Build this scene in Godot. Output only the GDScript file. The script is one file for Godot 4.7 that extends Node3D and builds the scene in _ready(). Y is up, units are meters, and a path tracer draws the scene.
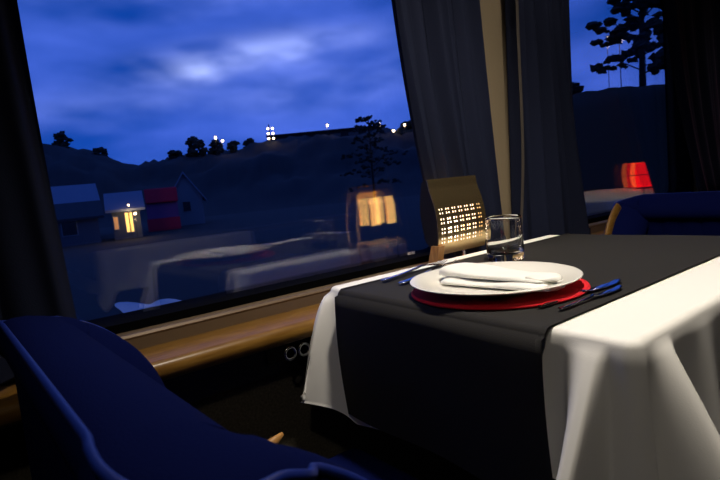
extends Node3D
# A table laid by the window of a railway dining car at dusk.
# World: -z runs along the train, the window side is -x, the aisle is round x = 0, car floor at y = 0.

var M := {}
var taken := {}
var rng := RandomNumberGenerator.new()

# ------------------------------------------------------------------ naming
func numbered(called: String) -> String:
	if not taken.has(called):
		taken[called] = 0
		return called
	taken[called] += 1
	return "%s_%03d" % [called, taken[called]]

func tag(o: Node, label: String, category: String, group := "", kind := "") -> Node:
	if label: o.set_meta("label", label)
	if category: o.set_meta("category", category)
	if group: o.set_meta("group", group)
	if kind: o.set_meta("kind", kind)
	return o

func thing(called: String, label: String, category: String, at := Vector3.ZERO, turn := 0.0, group := "") -> Node3D:
	var o := Node3D.new()
	o.name = numbered(called)
	add_child(o)
	o.position = at
	o.rotation.y = turn
	tag(o, label, category, group)
	return o

func part(called: String, mesh: Mesh, m: Material, parent: Node) -> MeshInstance3D:
	var o := MeshInstance3D.new()
	o.name = called if parent != self else numbered(called)
	o.mesh = mesh
	o.material_override = m
	parent.add_child(o, true)
	return o

func structure(called: String, mesh: Mesh, m: Material, parent: Node = null) -> MeshInstance3D:
	var o := part(called, mesh, m, parent if parent else self)
	if parent == null: o.set_meta("kind", "structure")
	return o

func structure_node(called: String) -> Node3D:
	var o := Node3D.new()
	o.name = numbered(called)
	add_child(o)
	o.set_meta("kind", "structure")
	return o

# ------------------------------------------------------------------ mesh helpers
func begin() -> SurfaceTool:
	var st := SurfaceTool.new()
	st.begin(Mesh.PRIMITIVE_TRIANGLES)
	return st

func done(st: SurfaceTool) -> ArrayMesh:
	st.generate_normals()
	return st.commit()

# f(u, v) over the unit square; the front is on the side of du x dv
func grid(st: SurfaceTool, nu: int, nv: int, f: Callable, sg := 1) -> void:
	var p := PackedVector3Array()
	for j in nv + 1:
		for i in nu + 1:
			p.append(f.call(float(i) / nu, float(j) / nv))
	st.set_smooth_group(sg)
	for j in nv:
		for i in nu:
			var a := j * (nu + 1) + i
			var q := [a, a + nu + 1, a + nu + 2, a, a + nu + 2, a + 1]
			for k in q:
				st.set_uv(Vector2(float(k % (nu + 1)) / nu, float(k / (nu + 1)) / nv))
				st.add_vertex(p[k])

func lathe(st: SurfaceTool, prof: PackedVector2Array, seg := 48, at := Vector3.ZERO, sg := 1) -> void:
	var n := prof.size() - 1
	grid(st, seg, n, func(u, v):
		var q: Vector2 = prof[int(round(v * n))]
		var a: float = -u * TAU
		return at + Vector3(q.x * cos(a), q.y, q.x * sin(a)), sg)

func tri_out(st: SurfaceTool, a: Vector3, b: Vector3, c: Vector3, ctr: Vector3) -> void:
	var n := (b - a).cross(c - a)
	if n.dot((a + b + c) / 3.0 - ctr) > 0.0:
		st.add_vertex(a); st.add_vertex(c); st.add_vertex(b)
	else:
		st.add_vertex(a); st.add_vertex(b); st.add_vertex(c)

# chamfered box, optionally placed by a transform
func bbox(st: SurfaceTool, at: Vector3, size: Vector3, bevel := 0.003, t := Transform3D.IDENTITY) -> void:
	st.set_smooth_group(-1)
	var h := size / 2.0
	var b: float = min(bevel, min(h.x, min(h.y, h.z)) * 0.9)
	var ctr := t * at
	var V := func(s: Vector3, ax: int) -> Vector3:
		var q := Vector3(s.x * (h.x - b), s.y * (h.y - b), s.z * (h.z - b))
		q[ax] = s[ax] * h[ax]
		return t * (at + q)
	for ax in 3:
		var u := (ax + 1) % 3
		var w := (ax + 2) % 3
		for s in [-1.0, 1.0]:
			var c := []
			for k in [[-1, -1], [1, -1], [1, 1], [-1, 1]]:
				var sv := Vector3.ZERO
				sv[ax] = s; sv[u] = k[0]; sv[w] = k[1]
				c.append(V.call(sv, ax))
			tri_out(st, c[0], c[1], c[2], ctr)
			tri_out(st, c[0], c[2], c[3], ctr)
			for s2 in [-1.0, 1.0]:
				var e := []
				for k in [-1.0, 1.0]:
					var sv := Vector3.ZERO
					sv[ax] = s; sv[u] = s2; sv[w] = k
					e.append(V.call(sv, ax)); e.append(V.call(sv, u))
				tri_out(st, e[0], e[1], e[3], ctr)
				tri_out(st, e[0], e[3], e[2], ctr)
	for x in [-1.0, 1.0]:
		for y in [-1.0, 1.0]:
			for z in [-1.0, 1.0]:
				var s := Vector3(x, y, z)
				tri_out(st, V.call(s, 0), V.call(s, 1), V.call(s, 2), ctr)

func box_mesh(at: Vector3, size: Vector3, bevel := 0.003) -> ArrayMesh:
	var st := begin()
	bbox(st, at, size, bevel)
	return done(st)

func span(a: Vector3, b: Vector3, bevel := 0.003) -> ArrayMesh:
	return box_mesh((a + b) / 2.0, (b - a).abs(), bevel)

func frame_of(t: Vector3, hint: Vector3) -> Array:
	var n := (hint - t * hint.dot(t)).normalized()
	return [n, t.cross(n)]

# a tube of elliptical section; rad is an array of Vector2 or one Vector2
func tube(st: SurfaceTool, pts: Array, rad, seg := 12, hint := Vector3.UP, sg := 1) -> void:
	var n := pts.size() - 1
	var fr := []
	var hv := hint
	for i in n + 1:
		var t: Vector3 = (pts[min(i + 1, n)] - pts[max(i - 1, 0)]).normalized()
		if absf(t.dot(hv)) > 0.98: hv = Vector3(hv.y, hv.z, hv.x)
		var f := frame_of(t, hv)
		hv = f[0]
		fr.append(f)
	var R := func(i: int) -> Vector2: return rad[i] if rad is Array else rad
	grid(st, seg, n, func(u, v):
		var i := int(round(v * n))
		var r: Vector2 = R.call(i)
		var a: float = u * TAU
		return pts[i] + fr[i][0] * (cos(a) * r.y) + fr[i][1] * (sin(a) * r.x), sg)
	for e in [0, n]:
		var r: Vector2 = R.call(e)
		for k in seg:
			var a0 := TAU * k / seg
			var a1 := TAU * (k + 1) / seg
			var p0: Vector3 = pts[e] + fr[e][0] * (cos(a0) * r.y) + fr[e][1] * (sin(a0) * r.x)
			var p1: Vector3 = pts[e] + fr[e][0] * (cos(a1) * r.y) + fr[e][1] * (sin(a1) * r.x)
			var inner: Vector3 = pts[1] if e == 0 else pts[n - 1]
			tri_out(st, pts[e], p0, p1, inner)

# a counter-clockwise outline in (a, b), swept from c0 to c1; place(a, b, c) -> Vector3 must keep handedness
func prism(st: SurfaceTool, poly: PackedVector2Array, c0: float, c1: float, place: Callable, sg := -1) -> void:
	var q := poly.duplicate()
	if Geometry2D.is_polygon_clockwise(q): q.reverse()
	var n := q.size()
	st.set_smooth_group(sg)
	for i in n:
		var a := q[i]
		var b := q[(i + 1) % n]
		var v := [place.call(a.x, a.y, c0), place.call(a.x, a.y, c1), place.call(b.x, b.y, c1), place.call(b.x, b.y, c0)]
		for k in [0, 1, 2, 0, 2, 3]: st.add_vertex(v[k])
	st.set_smooth_group(-1)
	var tr := Geometry2D.triangulate_polygon(q)
	for i in range(0, tr.size(), 3):
		var t := [q[tr[i]], q[tr[i + 1]], q[tr[i + 2]]]
		if (t[1] - t[0]).cross(t[2] - t[0]) < 0.0: t = [t[0], t[2], t[1]]
		for k in [0, 2, 1]: st.add_vertex(place.call(t[k].x, t[k].y, c1))
		for k in [0, 1, 2]: st.add_vertex(place.call(t[k].x, t[k].y, c0))

var along_z := func(a, b, c): return Vector3(a, b, c)
var along_y := func(a, b, c): return Vector3(a, c, -b)
var along_x := func(a, b, c): return Vector3(c, a, b)

# a soft slab over an outline of (x, z) points, rounded at its edge by r, swelling by crown in the middle
func pillow(st: SurfaceTool, outline: PackedVector2Array, y0: float, y1: float, r: float, crown := 0.0, sg := 1) -> void:
	var q := outline.duplicate()
	if Geometry2D.is_polygon_clockwise(q): q.reverse()
	var n := q.size()
	var mid := Vector2.ZERO
	for p in q: mid += p / n
	var nor := []
	for i in n:
		var d := (q[(i + 1) % n] - q[(i + n - 1) % n]).normalized()
		nor.append(Vector2(d.y, -d.x))
	var rows := []
	for k in 5:
		var a := PI / 2 * k / 4.0
		rows.append([r * (1.0 - sin(a)), y0 + r * (1.0 - cos(a)), 1.0])
	for k in 5:
		var a := PI / 2 * k / 4.0
		rows.append([r * (1.0 - cos(a)), y1 - r * (1.0 - sin(a)), 1.0])
	for k in 6:
		var f := 1.0 - (k + 1) / 6.0
		rows.append([r, y1 + crown * (1.0 - f * f), f])
	var m := rows.size() - 1
	grid(st, n, m, func(u, v):
		var i := int(round(u * n)) % n
		var w = rows[int(round(v * m))]
		var p: Vector2 = q[i] - nor[i] * w[0]
		p = mid + (p - mid) * w[2]
		return Vector3(p.x, w[1], -p.y), sg)

func round_rect(x0: float, x1: float, z0: float, z1: float, r: float, k := 6) -> PackedVector2Array:
	# in the (x, -z) plane that pillow() and along_y expect
	var out := PackedVector2Array()
	for c in [[x1 - r, -z0 - r, 0.0], [x0 + r, -z0 - r, PI / 2], [x0 + r, -z1 + r, PI], [x1 - r, -z1 + r, PI * 1.5]]:
		for i in k + 1:
			var a: float = c[2] + PI / 2 * i / k
			out.append(Vector2(c[0] + r * cos(a), c[1] + r * sin(a)))
	return out

func ball(st: SurfaceTool, at: Vector3, r: Vector3, nu := 10, nv := 6, wob := 0.0, sg := 1) -> void:
	var ph := at.x * 3.1 + at.z * 1.7 + at.y
	grid(st, nu, nv, func(u, v):
		var a: float = -u * TAU
		var b: float = (v - 0.5) * PI
		var d := Vector3(cos(a) * cos(b), sin(b), sin(a) * cos(b))
		var s := 1.0 + wob * (sin(d.x * 5.0 + ph) + sin(d.y * 6.0 + ph * 2.0) + sin(d.z * 7.0 + ph * 0.7)) * 0.5
		return at + d * r * s, sg)

func smooth01(a: float, b: float, x: float) -> float:
	var t := clampf((x - a) / (b - a), 0.0, 1.0)
	return t * t * (3.0 - 2.0 * t)

func bump(x: float, c: float, w: float) -> float:
	return exp(-pow((x - c) / w, 2.0))

# ------------------------------------------------------------------ materials
func noise_tex(freq: float, octaves := 3, seed_ := 1, size := 256, normal := false, strength := 4.0) -> NoiseTexture2D:
	var n := FastNoiseLite.new()
	n.noise_type = FastNoiseLite.TYPE_SIMPLEX_SMOOTH
	n.seed = seed_
	n.frequency = freq
	n.fractal_octaves = octaves
	var t := NoiseTexture2D.new()
	t.width = size
	t.height = size
	t.seamless = true
	t.noise = n
	t.as_normal_map = normal
	t.bump_strength = strength
	return t

func ramp_tex(freq: float, a: Color, b: Color, seed_ := 1, octaves := 4) -> NoiseTexture2D:
	var t := noise_tex(freq, octaves, seed_)
	var g := Gradient.new()
	g.set_color(0, a)
	g.set_color(1, b)
	t.color_ramp = g
	return t

func mat(called: String, c: Color, rough := 0.7, metal := 0.0) -> StandardMaterial3D:
	var m := StandardMaterial3D.new()
	m.resource_name = called
	m.albedo_color = c
	m.roughness = rough
	m.metallic = metal
	M[called] = m
	return m

func triplanar(m: StandardMaterial3D, s: Vector3, world := true) -> void:
	m.uv1_triplanar = true
	m.uv1_world_triplanar = world
	m.uv1_scale = s

func relief(m: StandardMaterial3D, t: Texture2D, cm: float) -> void:
	m.heightmap_enabled = true
	m.heightmap_texture = t
	m.heightmap_scale = cm

func glow(called: String, c: Color, e: float) -> StandardMaterial3D:
	var m := mat(called, c, 0.6)
	m.emission_enabled = true
	m.emission = c
	m.emission_energy_multiplier = e
	return m

func materials() -> void:
	var weave := noise_tex(0.12, 2, 3)
	var soft := noise_tex(0.03, 3, 5)
	var m := mat("white_linen", Color(0.93, 0.925, 0.905), 0.85)
	triplanar(m, Vector3(14, 14, 14)); relief(m, weave, 0.007)
	m = mat("napkin_linen", Color(0.94, 0.935, 0.91), 0.85)
	triplanar(m, Vector3(20, 20, 20)); relief(m, weave, 0.015)
	m = mat("black_cloth", Color(0.088, 0.080, 0.075), 0.9)
	triplanar(m, Vector3(14, 14, 14)); relief(m, weave, 0.02)
	m = mat("red_felt", Color(0.83, 0.06, 0.13), 0.9)
	triplanar(m, Vector3(18, 18, 18)); relief(m, weave, 0.03)
	m = mat("porcelain", Color(0.93, 0.92, 0.88), 0.18)
	m = mat("steel", Color(0.88, 0.88, 0.90), 0.07, 1.0)
	m = mat("chrome", Color(0.85, 0.85, 0.85), 0.2, 1.0)
	m = mat("tumbler_glass", Color(1, 1, 1, 0.0), 0.01)
	m.refraction_enabled = true
	m.refraction_scale = 0.05
	m = mat("bronze_sheet", Color(0.80, 0.70, 0.52), 0.24, 0.93)
	triplanar(m, Vector3(30, 2, 30), false); relief(m, noise_tex(0.1, 2, 9), 0.006)
	m = mat("dark_metal", Color(0.16, 0.14, 0.12), 0.45, 0.6)
	m = mat("lamp_wood", Color(0.80, 0.60, 0.34), 0.45)
	m.albedo_texture = ramp_tex(0.02, Color(0.8, 0.75, 0.7), Color(1, 1, 1), 4); triplanar(m, Vector3(20, 3, 20), false)
	m = mat("ledge_wood", Color(0.55, 0.41, 0.185), 0.36)
	m.albedo_texture = ramp_tex(0.03, Color(0.72, 0.66, 0.6), Color(1, 1, 1), 6); triplanar(m, Vector3(14, 14, 1.5))
	m.clearcoat_enabled = true; m.metallic_specular = 0.35; m.clearcoat = 0.1; m.clearcoat_roughness = 0.22
	m = mat("sill_metal", Color(0.44, 0.37, 0.29), 0.42, 0.3)
	m = mat("rubber", Color(0.025, 0.025, 0.03), 0.9)
	m.metallic_specular = 0.1
	m = mat("beige_panel", Color(0.55, 0.49, 0.39), 0.75)
	triplanar(m, Vector3(8, 8, 8)); relief(m, soft, 0.02)
	m = mat("dark_panel", Color(0.10, 0.10, 0.13), 0.85)
	m = mat("ceiling_panel", Color(0.15, 0.15, 0.16), 0.8)
	m = mat("wall_carpet", Color(0.40, 0.37, 0.30), 0.95)
	m.albedo_texture = ramp_tex(0.2, Color(0.6, 0.6, 0.6), Color(1, 1, 1), 8); triplanar(m, Vector3(3, 3, 3)); relief(m, weave, 0.08)
	m = mat("floor_carpet", Color(0.06, 0.07, 0.13), 0.95)
	triplanar(m, Vector3(6, 6, 6)); relief(m, weave, 0.08)
	m = mat("kick_panel", Color(0.22, 0.22, 0.22), 0.5, 0.3)
	m = mat("curtain_cloth", Color(0.105, 0.125, 0.205), 0.85)
	m.metallic_specular = 0.25
	triplanar(m, Vector3(10, 10, 10)); relief(m, weave, 0.02)
	m = mat("curtain_lining", Color(0.30, 0.275, 0.25), 0.85)
	m = mat("blue_velour", Color(0.028, 0.058, 0.235), 0.9)
	m.metallic_specular = 0.12
	triplanar(m, Vector3(12, 12, 12), false); relief(m, weave, 0.05)
	m = mat("blue_piping", Color(0.04, 0.13, 0.45), 0.45)
	m = mat("pedestal_metal", Color(0.3, 0.3, 0.31), 0.4, 0.8)
	m = mat("table_laminate", Color(0.45, 0.36, 0.26), 0.5)
	m = mat("window_pane", Color(0.02, 0.02, 0.02, 0.0), 0.0)
	m.transparency = BaseMaterial3D.TRANSPARENCY_ALPHA
	m = mat("etching", Color(0.75, 0.75, 0.78), 0.8)
	glow("bulb_glow", Color(1.0, 0.93, 0.82), 14.0)
	glow("lamp_diffuser_glow", Color(1.0, 0.93, 0.85), 3.2)
	glow("lamp_back_glow", Color(1.0, 0.76, 0.40), 7.0)
	glow("ceiling_light_glow", Color(1.0, 0.88, 0.72), 3.0)
	glow("red_lamp_glow", Color(0.95, 0.03, 0.02), 2.2)
	glow("amber_lamp_glow", Color(1.0, 0.42, 0.16), 1.6)
	glow("street_light_glow", Color(1.0, 0.86, 0.66), 12.0)
	glow("lit_window_glow", Color(1.0, 0.80, 0.42), 1.6)
	glow("dim_window_glow", Color(1.0, 0.72, 0.42), 0.25)
	# outdoors
	m = mat("meadow", Color(0.10, 0.12, 0.08), 0.95)
	m.albedo_texture = ramp_tex(0.04, Color(0.6, 0.6, 0.6), Color(1, 1, 1), 12); triplanar(m, Vector3(0.08, 0.08, 0.08))
	m = mat("hill_wood", Color(0.05, 0.08, 0.06), 0.95)
	m.albedo_texture = ramp_tex(0.08, Color(0.45, 0.5, 0.45), Color(1, 1, 1), 13); triplanar(m, Vector3(0.05, 0.05, 0.05))
	m = mat("bank_grass", Color(0.19, 0.16, 0.08), 0.95)
	m = mat("leaf_dark", Color(0.10, 0.14, 0.10), 0.9)
	m = mat("bark", Color(0.16, 0.13, 0.10), 0.9)
	m = mat("render_white", Color(0.42, 0.44, 0.46), 0.85)
	m = mat("render_grey", Color(0.26, 0.28, 0.31), 0.85)
	m = mat("roof_pale", Color(0.42, 0.45, 0.50), 0.6)
	m = mat("roof_dark", Color(0.13, 0.13, 0.14), 0.7)
	m = mat("window_dark", Color(0.05, 0.06, 0.08), 0.2)
	m = mat("kiosk_red", Color(0.78, 0.06, 0.20), 0.7)
	m = mat("kiosk_mauve", Color(0.48, 0.24, 0.42), 0.7)
	m = mat("concrete", Color(0.10, 0.10, 0.11), 0.9)
	m = mat("water", Color(0.02, 0.03, 0.04), 0.02)

# ------------------------------------------------------------------ sky
func dusk_sky() -> ImageTexture:
	var w := 1536
	var h := 768
	var im := Image.create(w, h, false, Image.FORMAT_RGBF)
	im.fill(Color(0.01, 0.025, 0.10))
	var n1 := FastNoiseLite.new()
	n1.seed = 21; n1.frequency = 1.6; n1.fractal_octaves = 4
	var n2 := FastNoiseLite.new()
	n2.seed = 5; n2.frequency = 3.0; n2.fractal_octaves = 4
	# long bright breaks in the cloud: azimuth, elevation, half length, half height (degrees)
	var breaks := [[-66.5, 12.8, 5.0, 1.0, 0.5], [-59, 14.2, 8, 1.2, 0.6], [-75, 9.5, 14, 2.0, 0.10], [-52, 10.5, 12, 2.2, 0.12], [-58, 20, 16, 1.6, 0.20], [-5, 14, 10, 1.2, 0.3], [40, 11, 12, 1.4, 0.4], [85, 15, 9, 1.2, 0.5], [120, 9, 14, 1.8, 0.3], [165, 13, 11, 1.3, 0.45], [-120, 12, 12, 1.3, 0.45], [-155, 16, 9, 1.2, 0.35]]
	for j in h / 2 + 4:
		var el := 90.0 - 180.0 * (j + 0.5) / h
		var up := smooth01(0.0, 42.0, el)
		for i in w:
			var az := wrapf((float(i) + 0.5) / w * 360.0, -180.0, 180.0)
			var a := deg_to_rad(az)
			var e := deg_to_rad(el)
			var d := Vector3(sin(a) * cos(e), sin(e) * 3.2, -cos(a) * cos(e))
			var k := 0.5 + 0.85 * n1.get_noise_3dv(d * 1.3)
			var f := n2.get_noise_3dv(d * 1.6)
			k = clampf(k + 0.03 + 0.42 * f, 0.0, 1.0)
			var lo := Vector3(0.006, 0.075, 0.50).lerp(Vector3(0.003, 0.048, 0.36), up)
			var hi := Vector3(0.085, 0.185, 0.92).lerp(Vector3(0.05, 0.13, 0.66), up)
			var c := lo.lerp(hi, k)
			for b in breaks:
				var da: float = absf(az - b[0])
				if da > 180.0: da = 360.0 - da
				if da > b[2] * 2.6: continue
				var tilt: float = b[1] + (az - b[0]) * 0.06
				c += Vector3(0.55, 0.62, 0.85) * b[4] * exp(-pow(da / b[2], 2.0) - pow((el - tilt + f * 1.2) / b[3], 2.0)) * clampf(0.75 + f * 1.3, 0.1, 1.4)
			im.set_pixel(i, j, Color(c.x, c.y, c.z))
	return ImageTexture.create_from_image(im)

func camera_and_light() -> void:
	var cam := Camera3D.new()
	cam.name = "camera"
	cam.transform = Transform3D(Basis(Vector3(0.62208425, -0.09595444, -0.77704821), Vector3(-0.02173068, 0.98996338, -0.13964345), Vector3(0.78264868, 0.10375578, 0.61375547)).orthonormalized(), Vector3(0, 0.93, 0))
	cam.fov = 47.53
	cam.near = 0.02
	cam.far = 2000.0
	add_child(cam)
	cam.current = true
	var at := CameraAttributesPhysical.new()
	at.frustum_focal_length = 27.25
	at.frustum_focus_distance = 1.02
	at.frustum_near = 0.02
	at.frustum_far = 2000.0
	at.exposure_aperture = 14.0
	cam.attributes = at
	var env := Environment.new()
	env.tonemap_mode = Environment.TONE_MAPPER_LINEAR
	env.tonemap_exposure = 1.0
	env.background_mode = Environment.BG_SKY
	var sm := PanoramaSkyMaterial.new()
	sm.panorama = dusk_sky()
	var sky := Sky.new()
	sky.sky_material = sm
	env.sky = sky
	env.sdfgi_enabled = true
	env.ssao_enabled = true
	env.ssil_enabled = true
	var we := WorldEnvironment.new()
	we.name = "environment"
	we.environment = env
	add_child(we)

# ------------------------------------------------------------------ the car
const GX := -1.035      # first pane of the window side
const TOP := 1.64       # upper edge of the windows

func car_shell() -> void:
	var f := structure("floor", span(Vector3(-1.11, -0.06, -5.4), Vector3(1.79, 0.0, 1.6)), M.floor_carpet)
	f.set_meta("label", "dark carpet floor of the car")
	structure("ceiling", span(Vector3(-1.11, 2.22, -5.4), Vector3(1.79, 2.28, 1.6)), M.ceiling_panel)
	structure("wall_front", span(Vector3(-1.11, 0.0, -5.4), Vector3(1.79, 2.22, -5.34)), M.beige_panel)
	structure("wall_rear", span(Vector3(-1.11, 0.0, 1.54), Vector3(1.79, 2.22, 1.6)), M.beige_panel)
	var wins := [[-1.18, 0.22], [-2.74, -1.40]]
	for side in 2:
		var wall := structure_node("wall_window_side" if side == 0 else "wall_aisle_side")
		var X := func(x: float) -> float: return x if side == 0 else 0.66 - x
		var slab := func(called: String, m: Material, x0: float, x1: float, y0: float, y1: float, z0: float, z1: float, bv := 0.003) -> void:
			part(called, span(Vector3(X.call(x0), y0, z0), Vector3(X.call(x1), y1, z1), bv), m if side == 0 else M.dark_panel, wall)
		slab.call("lower_panel", M.wall_carpet, -1.10, -0.945, 0.0, 0.655, -5.34, 1.54)
		slab.call("kick_panel", M.kick_panel, -0.945, -0.930, 0.575, 0.645, -5.34, 1.54, 0.002)
		slab.call("header", M.beige_panel, -1.10, -0.965, TOP, 2.22, -5.34, 1.54)
		for p in [[0.22, 1.54], [-1.40, -1.18], [-5.34, -2.74]]:
			slab.call("pillar", M.beige_panel, -1.10, -0.970, 0.70, TOP, p[0], p[1], 0.006)
		for w in wins:
			var win := structure_node("window_1" if taken.get("window_1") == null else "window_2" if taken.get("window_2") == null else "window_3" if taken.get("window_3") == null else "window_4")
			var z0: float = w[0]
			var z1: float = w[1]
			# rounded rubber frame round the opening
			var st := begin()
			var inner := round_rect(z0 + 0.018, z1 - 0.018, -TOP + 0.012, -0.7255, 0.075, 8)
			# ring built as a strip between two outlines of equal count
			var a := PackedVector2Array()
			var b := PackedVector2Array()
			var oc := round_rect(z0 - 0.004, z1 + 0.004, -TOP - 0.004, -0.700, 0.004, 8)
			for k in oc.size():
				a.append(oc[k]); b.append(inner[k])
			var n := a.size()
			for xs in [[-1.004, 1.0], [-1.102, -1.0]]:
				for k in n:
					var k2 := (k + 1) % n
					st.set_smooth_group(-1)
					var q := [a[k], a[k2], b[k2], b[k]]
					var vv := []
					for e in q: vv.append(Vector3(X.call(xs[0]), e.y, e.x))
					var ctr := Vector3(X.call(-1.04), vv[0].y, vv[0].z)
					tri_out(st, vv[0], vv[1], vv[2], ctr); tri_out(st, vv[0], vv[2], vv[3], ctr)
			for k in n:
				var k2 := (k + 1) % n
				var vv := [Vector3(X.call(-1.004), b[k].y, b[k].x), Vector3(X.call(-1.004), b[k2].y, b[k2].x), Vector3(X.call(-1.102), b[k2].y, b[k2].x), Vector3(X.call(-1.102), b[k].y, b[k].x)]
				var away: Vector3 = vv[0] + Vector3(0, vv[0].y - 1.1, vv[0].z - (z0 + z1) / 2).normalized() * 0.05
				tri_out(st, vv[0], vv[1], vv[2], away); tri_out(st, vv[0], vv[2], vv[3], away)
			part("gasket", done(st), M.rubber, win)
			for gx in [GX, GX - 0.024]:
				part("pane", span(Vector3(X.call(gx), 0.715, z0 + 0.008), Vector3(X.call(gx - 0.003), TOP - 0.005, z1 - 0.008), 0.0002), M.window_pane, win)
			if side == 0 and z1 > 0.0:
				# small etched maker's mark low in the corner of the pane
				var tm := TextMesh.new()
				tm.text = "MOTEC"
				var sf := SystemFont.new()
				sf.font_names = PackedStringArray(["Droid Sans"])
				tm.font = sf
				tm.font_size = 16
				tm.pixel_size = 0.00052
				tm.depth = 0.0004
				var o := part("etched_mark", tm, M.etching, win)
				o.position = Vector3(GX + 0.0006, 0.7345, -0.978)
				o.rotation.y = PI / 2
		# metal sill rail and wooden ledge, one length for the whole side
		var st2 := begin()
		var prof := PackedVector2Array()
		for q in [[-1.08, 0.66], [-0.976, 0.66], [-0.976, 0.7005], [-0.9745, 0.7045], [-0.977, 0.7085], [-0.981, 0.7095], [-1.08, 0.7095]]:
			prof.append(Vector2(X.call(q[0]), q[1]))
		prism(st2, prof, -5.34, 1.54, along_z)
		structure("trim_1" if side == 0 else "trim_3", done(st2), M.sill_metal)
		st2 = begin()
		prof = PackedVector2Array([Vector2(X.call(-0.985), 0.645), Vector2(X.call(-0.985), 0.680), Vector2(X.call(-0.93), 0.680)])
		for k in 9:
			var an := PI / 2 - PI * k / 8.0
			prof.append(Vector2(X.call(-0.880 + 0.0155 * cos(an)), 0.6625 + 0.0175 * sin(an)))
		prism(st2, prof, -5.34, 1.54, along_z, 1)
		structure("trim_2" if side == 0 else "trim_4", done(st2), M.ledge_wood)

func downlight(at: Vector3, label: String, energy: float, angle: float, aim := Vector3.DOWN) -> void:
	var t := thing("ceiling_light", label, "light", at)
	var st := begin()
	lathe(st, PackedVector2Array([Vector2(0.072, 0.02), Vector2(0.088, 0.02), Vector2(0.092, 0.0), Vector2(0.088, -0.008), Vector2(0.074, -0.008), Vector2(0.072, 0.02)]), 32)
	part("trim_ring", done(st), M.chrome, t)
	st = begin()
	lathe(st, PackedVector2Array([Vector2(0.0, 0.002), Vector2(0.074, 0.002), Vector2(0.074, 0.012), Vector2(0.0, 0.012)]), 32)
	part("diffuser", done(st), M.ceiling_light_glow, t)
	var l := SpotLight3D.new()
	l.name = "spot"
	l.light_color = Color(1.0, 0.955, 0.89)
	l.light_energy = energy
	l.spot_angle = angle
	l.spot_angle_attenuation = 1.0
	l.spot_range = 8.0
	l.spot_attenuation = 2.0
	l.light_size = 0.06
	l.shadow_enabled = true
	l.position = Vector3(0, -0.03, 0)
	t.add_child(l)
	l.look_at_from_position(at + Vector3(0, -0.03, 0), at + aim, Vector3.FORWARD)

# ------------------------------------------------------------------ curtains
func curtain(label: String, top: Array, low: Array, y0: float, y1: float, x0: float, folds: float, amp: float, phase: float, lining := 0, slant := 0.0) -> void:
	var t := thing("curtain", label, "curtain", Vector3(x0, y0, (low[0] + low[1]) / 2.0))
	var o := t.position
	var F := func(u: float, v: float) -> Vector3:
		var g := 1.0 - pow(1.0 - v, 2.2)              # v = 0 at the hem, 1 at the top
		var z: float = lerpf(lerpf(low[0], low[1], u), lerpf(top[0], top[1], u), g)
		var s := TAU * (folds * u) + phase + 0.7 * sin(u * 9.0 + phase) + 0.5 * sin(v * 2.6 + u * 5.0)
		var x := x0 + slant * (1.0 - u) + amp * (1.9 * absf(sin(s * 0.5)) - 0.9 + 0.45 * sin(1.7 * s + 1.0 + v * 2.4)) * (0.75 + 0.35 * sin(u * 13.0 + 2.0))
		return Vector3(x, lerpf(y0, y1, v), z + 0.35 * amp * cos(s)) - o
	var st := begin()
	grid(st, int(folds * 30), 26, F)
	part("fabric", done(st), M.curtain_cloth, t)
	if lining != 0:
		st = begin()
		var e := 0.0 if lining < 0 else 1.0
		grid(st, 3, 26, func(u, v):
			var p: Vector3 = F.call(e, v)
			return p + Vector3(0.004 + 0.004 * sin(v * 9.0), 0, lerpf(-0.002, 0.011, u) * -lining))
		part("lining", done(st), M.curtain_lining, t)
	st = begin()
	grid(st, int(folds * 22), 1, func(u, v):
		var p: Vector3 = F.call(u, 0.0)
		return p + Vector3(0.0025, 0.003 + v * 0.022, 0))
	part("hem", done(st), M.curtain_cloth, t)

# ------------------------------------------------------------------ tables
func table(x0: float, x1: float, z0: float, z1: float, label: String, taper := 0.0) -> void:
	var t := thing("dining_table", label, "table", Vector3((x0 + x1) / 2, 0, (z0 + z1) / 2))
	var w := x1 - x0 - 0.014
	var d := z1 - z0 - 0.014
	var st := begin()
	var ol := round_rect(-w / 2, w / 2, -d / 2, d / 2, 0.012)
	for k in ol.size():
		if ol[k].y < 0.0: ol[k].y -= taper * ol[k].x / w
	pillow(st, ol, 0.705, 0.7355, 0.006)
	part("tabletop", done(st), M.table_laminate, t)
	st = begin()
	lathe(st, PackedVector2Array([Vector2(0, 0.03), Vector2(0.05, 0.03), Vector2(0.036, 0.08), Vector2(0.032, 0.6), Vector2(0.05, 0.69), Vector2(0.10, 0.706), Vector2(0, 0.706)]), 24)
	part("column", done(st), M.pedestal_metal, t)
	part("foot", box_mesh(Vector3(0, 0.0155, 0), Vector3(0.36, 0.03, 0.42), 0.008), M.pedestal_metal, t)

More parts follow.
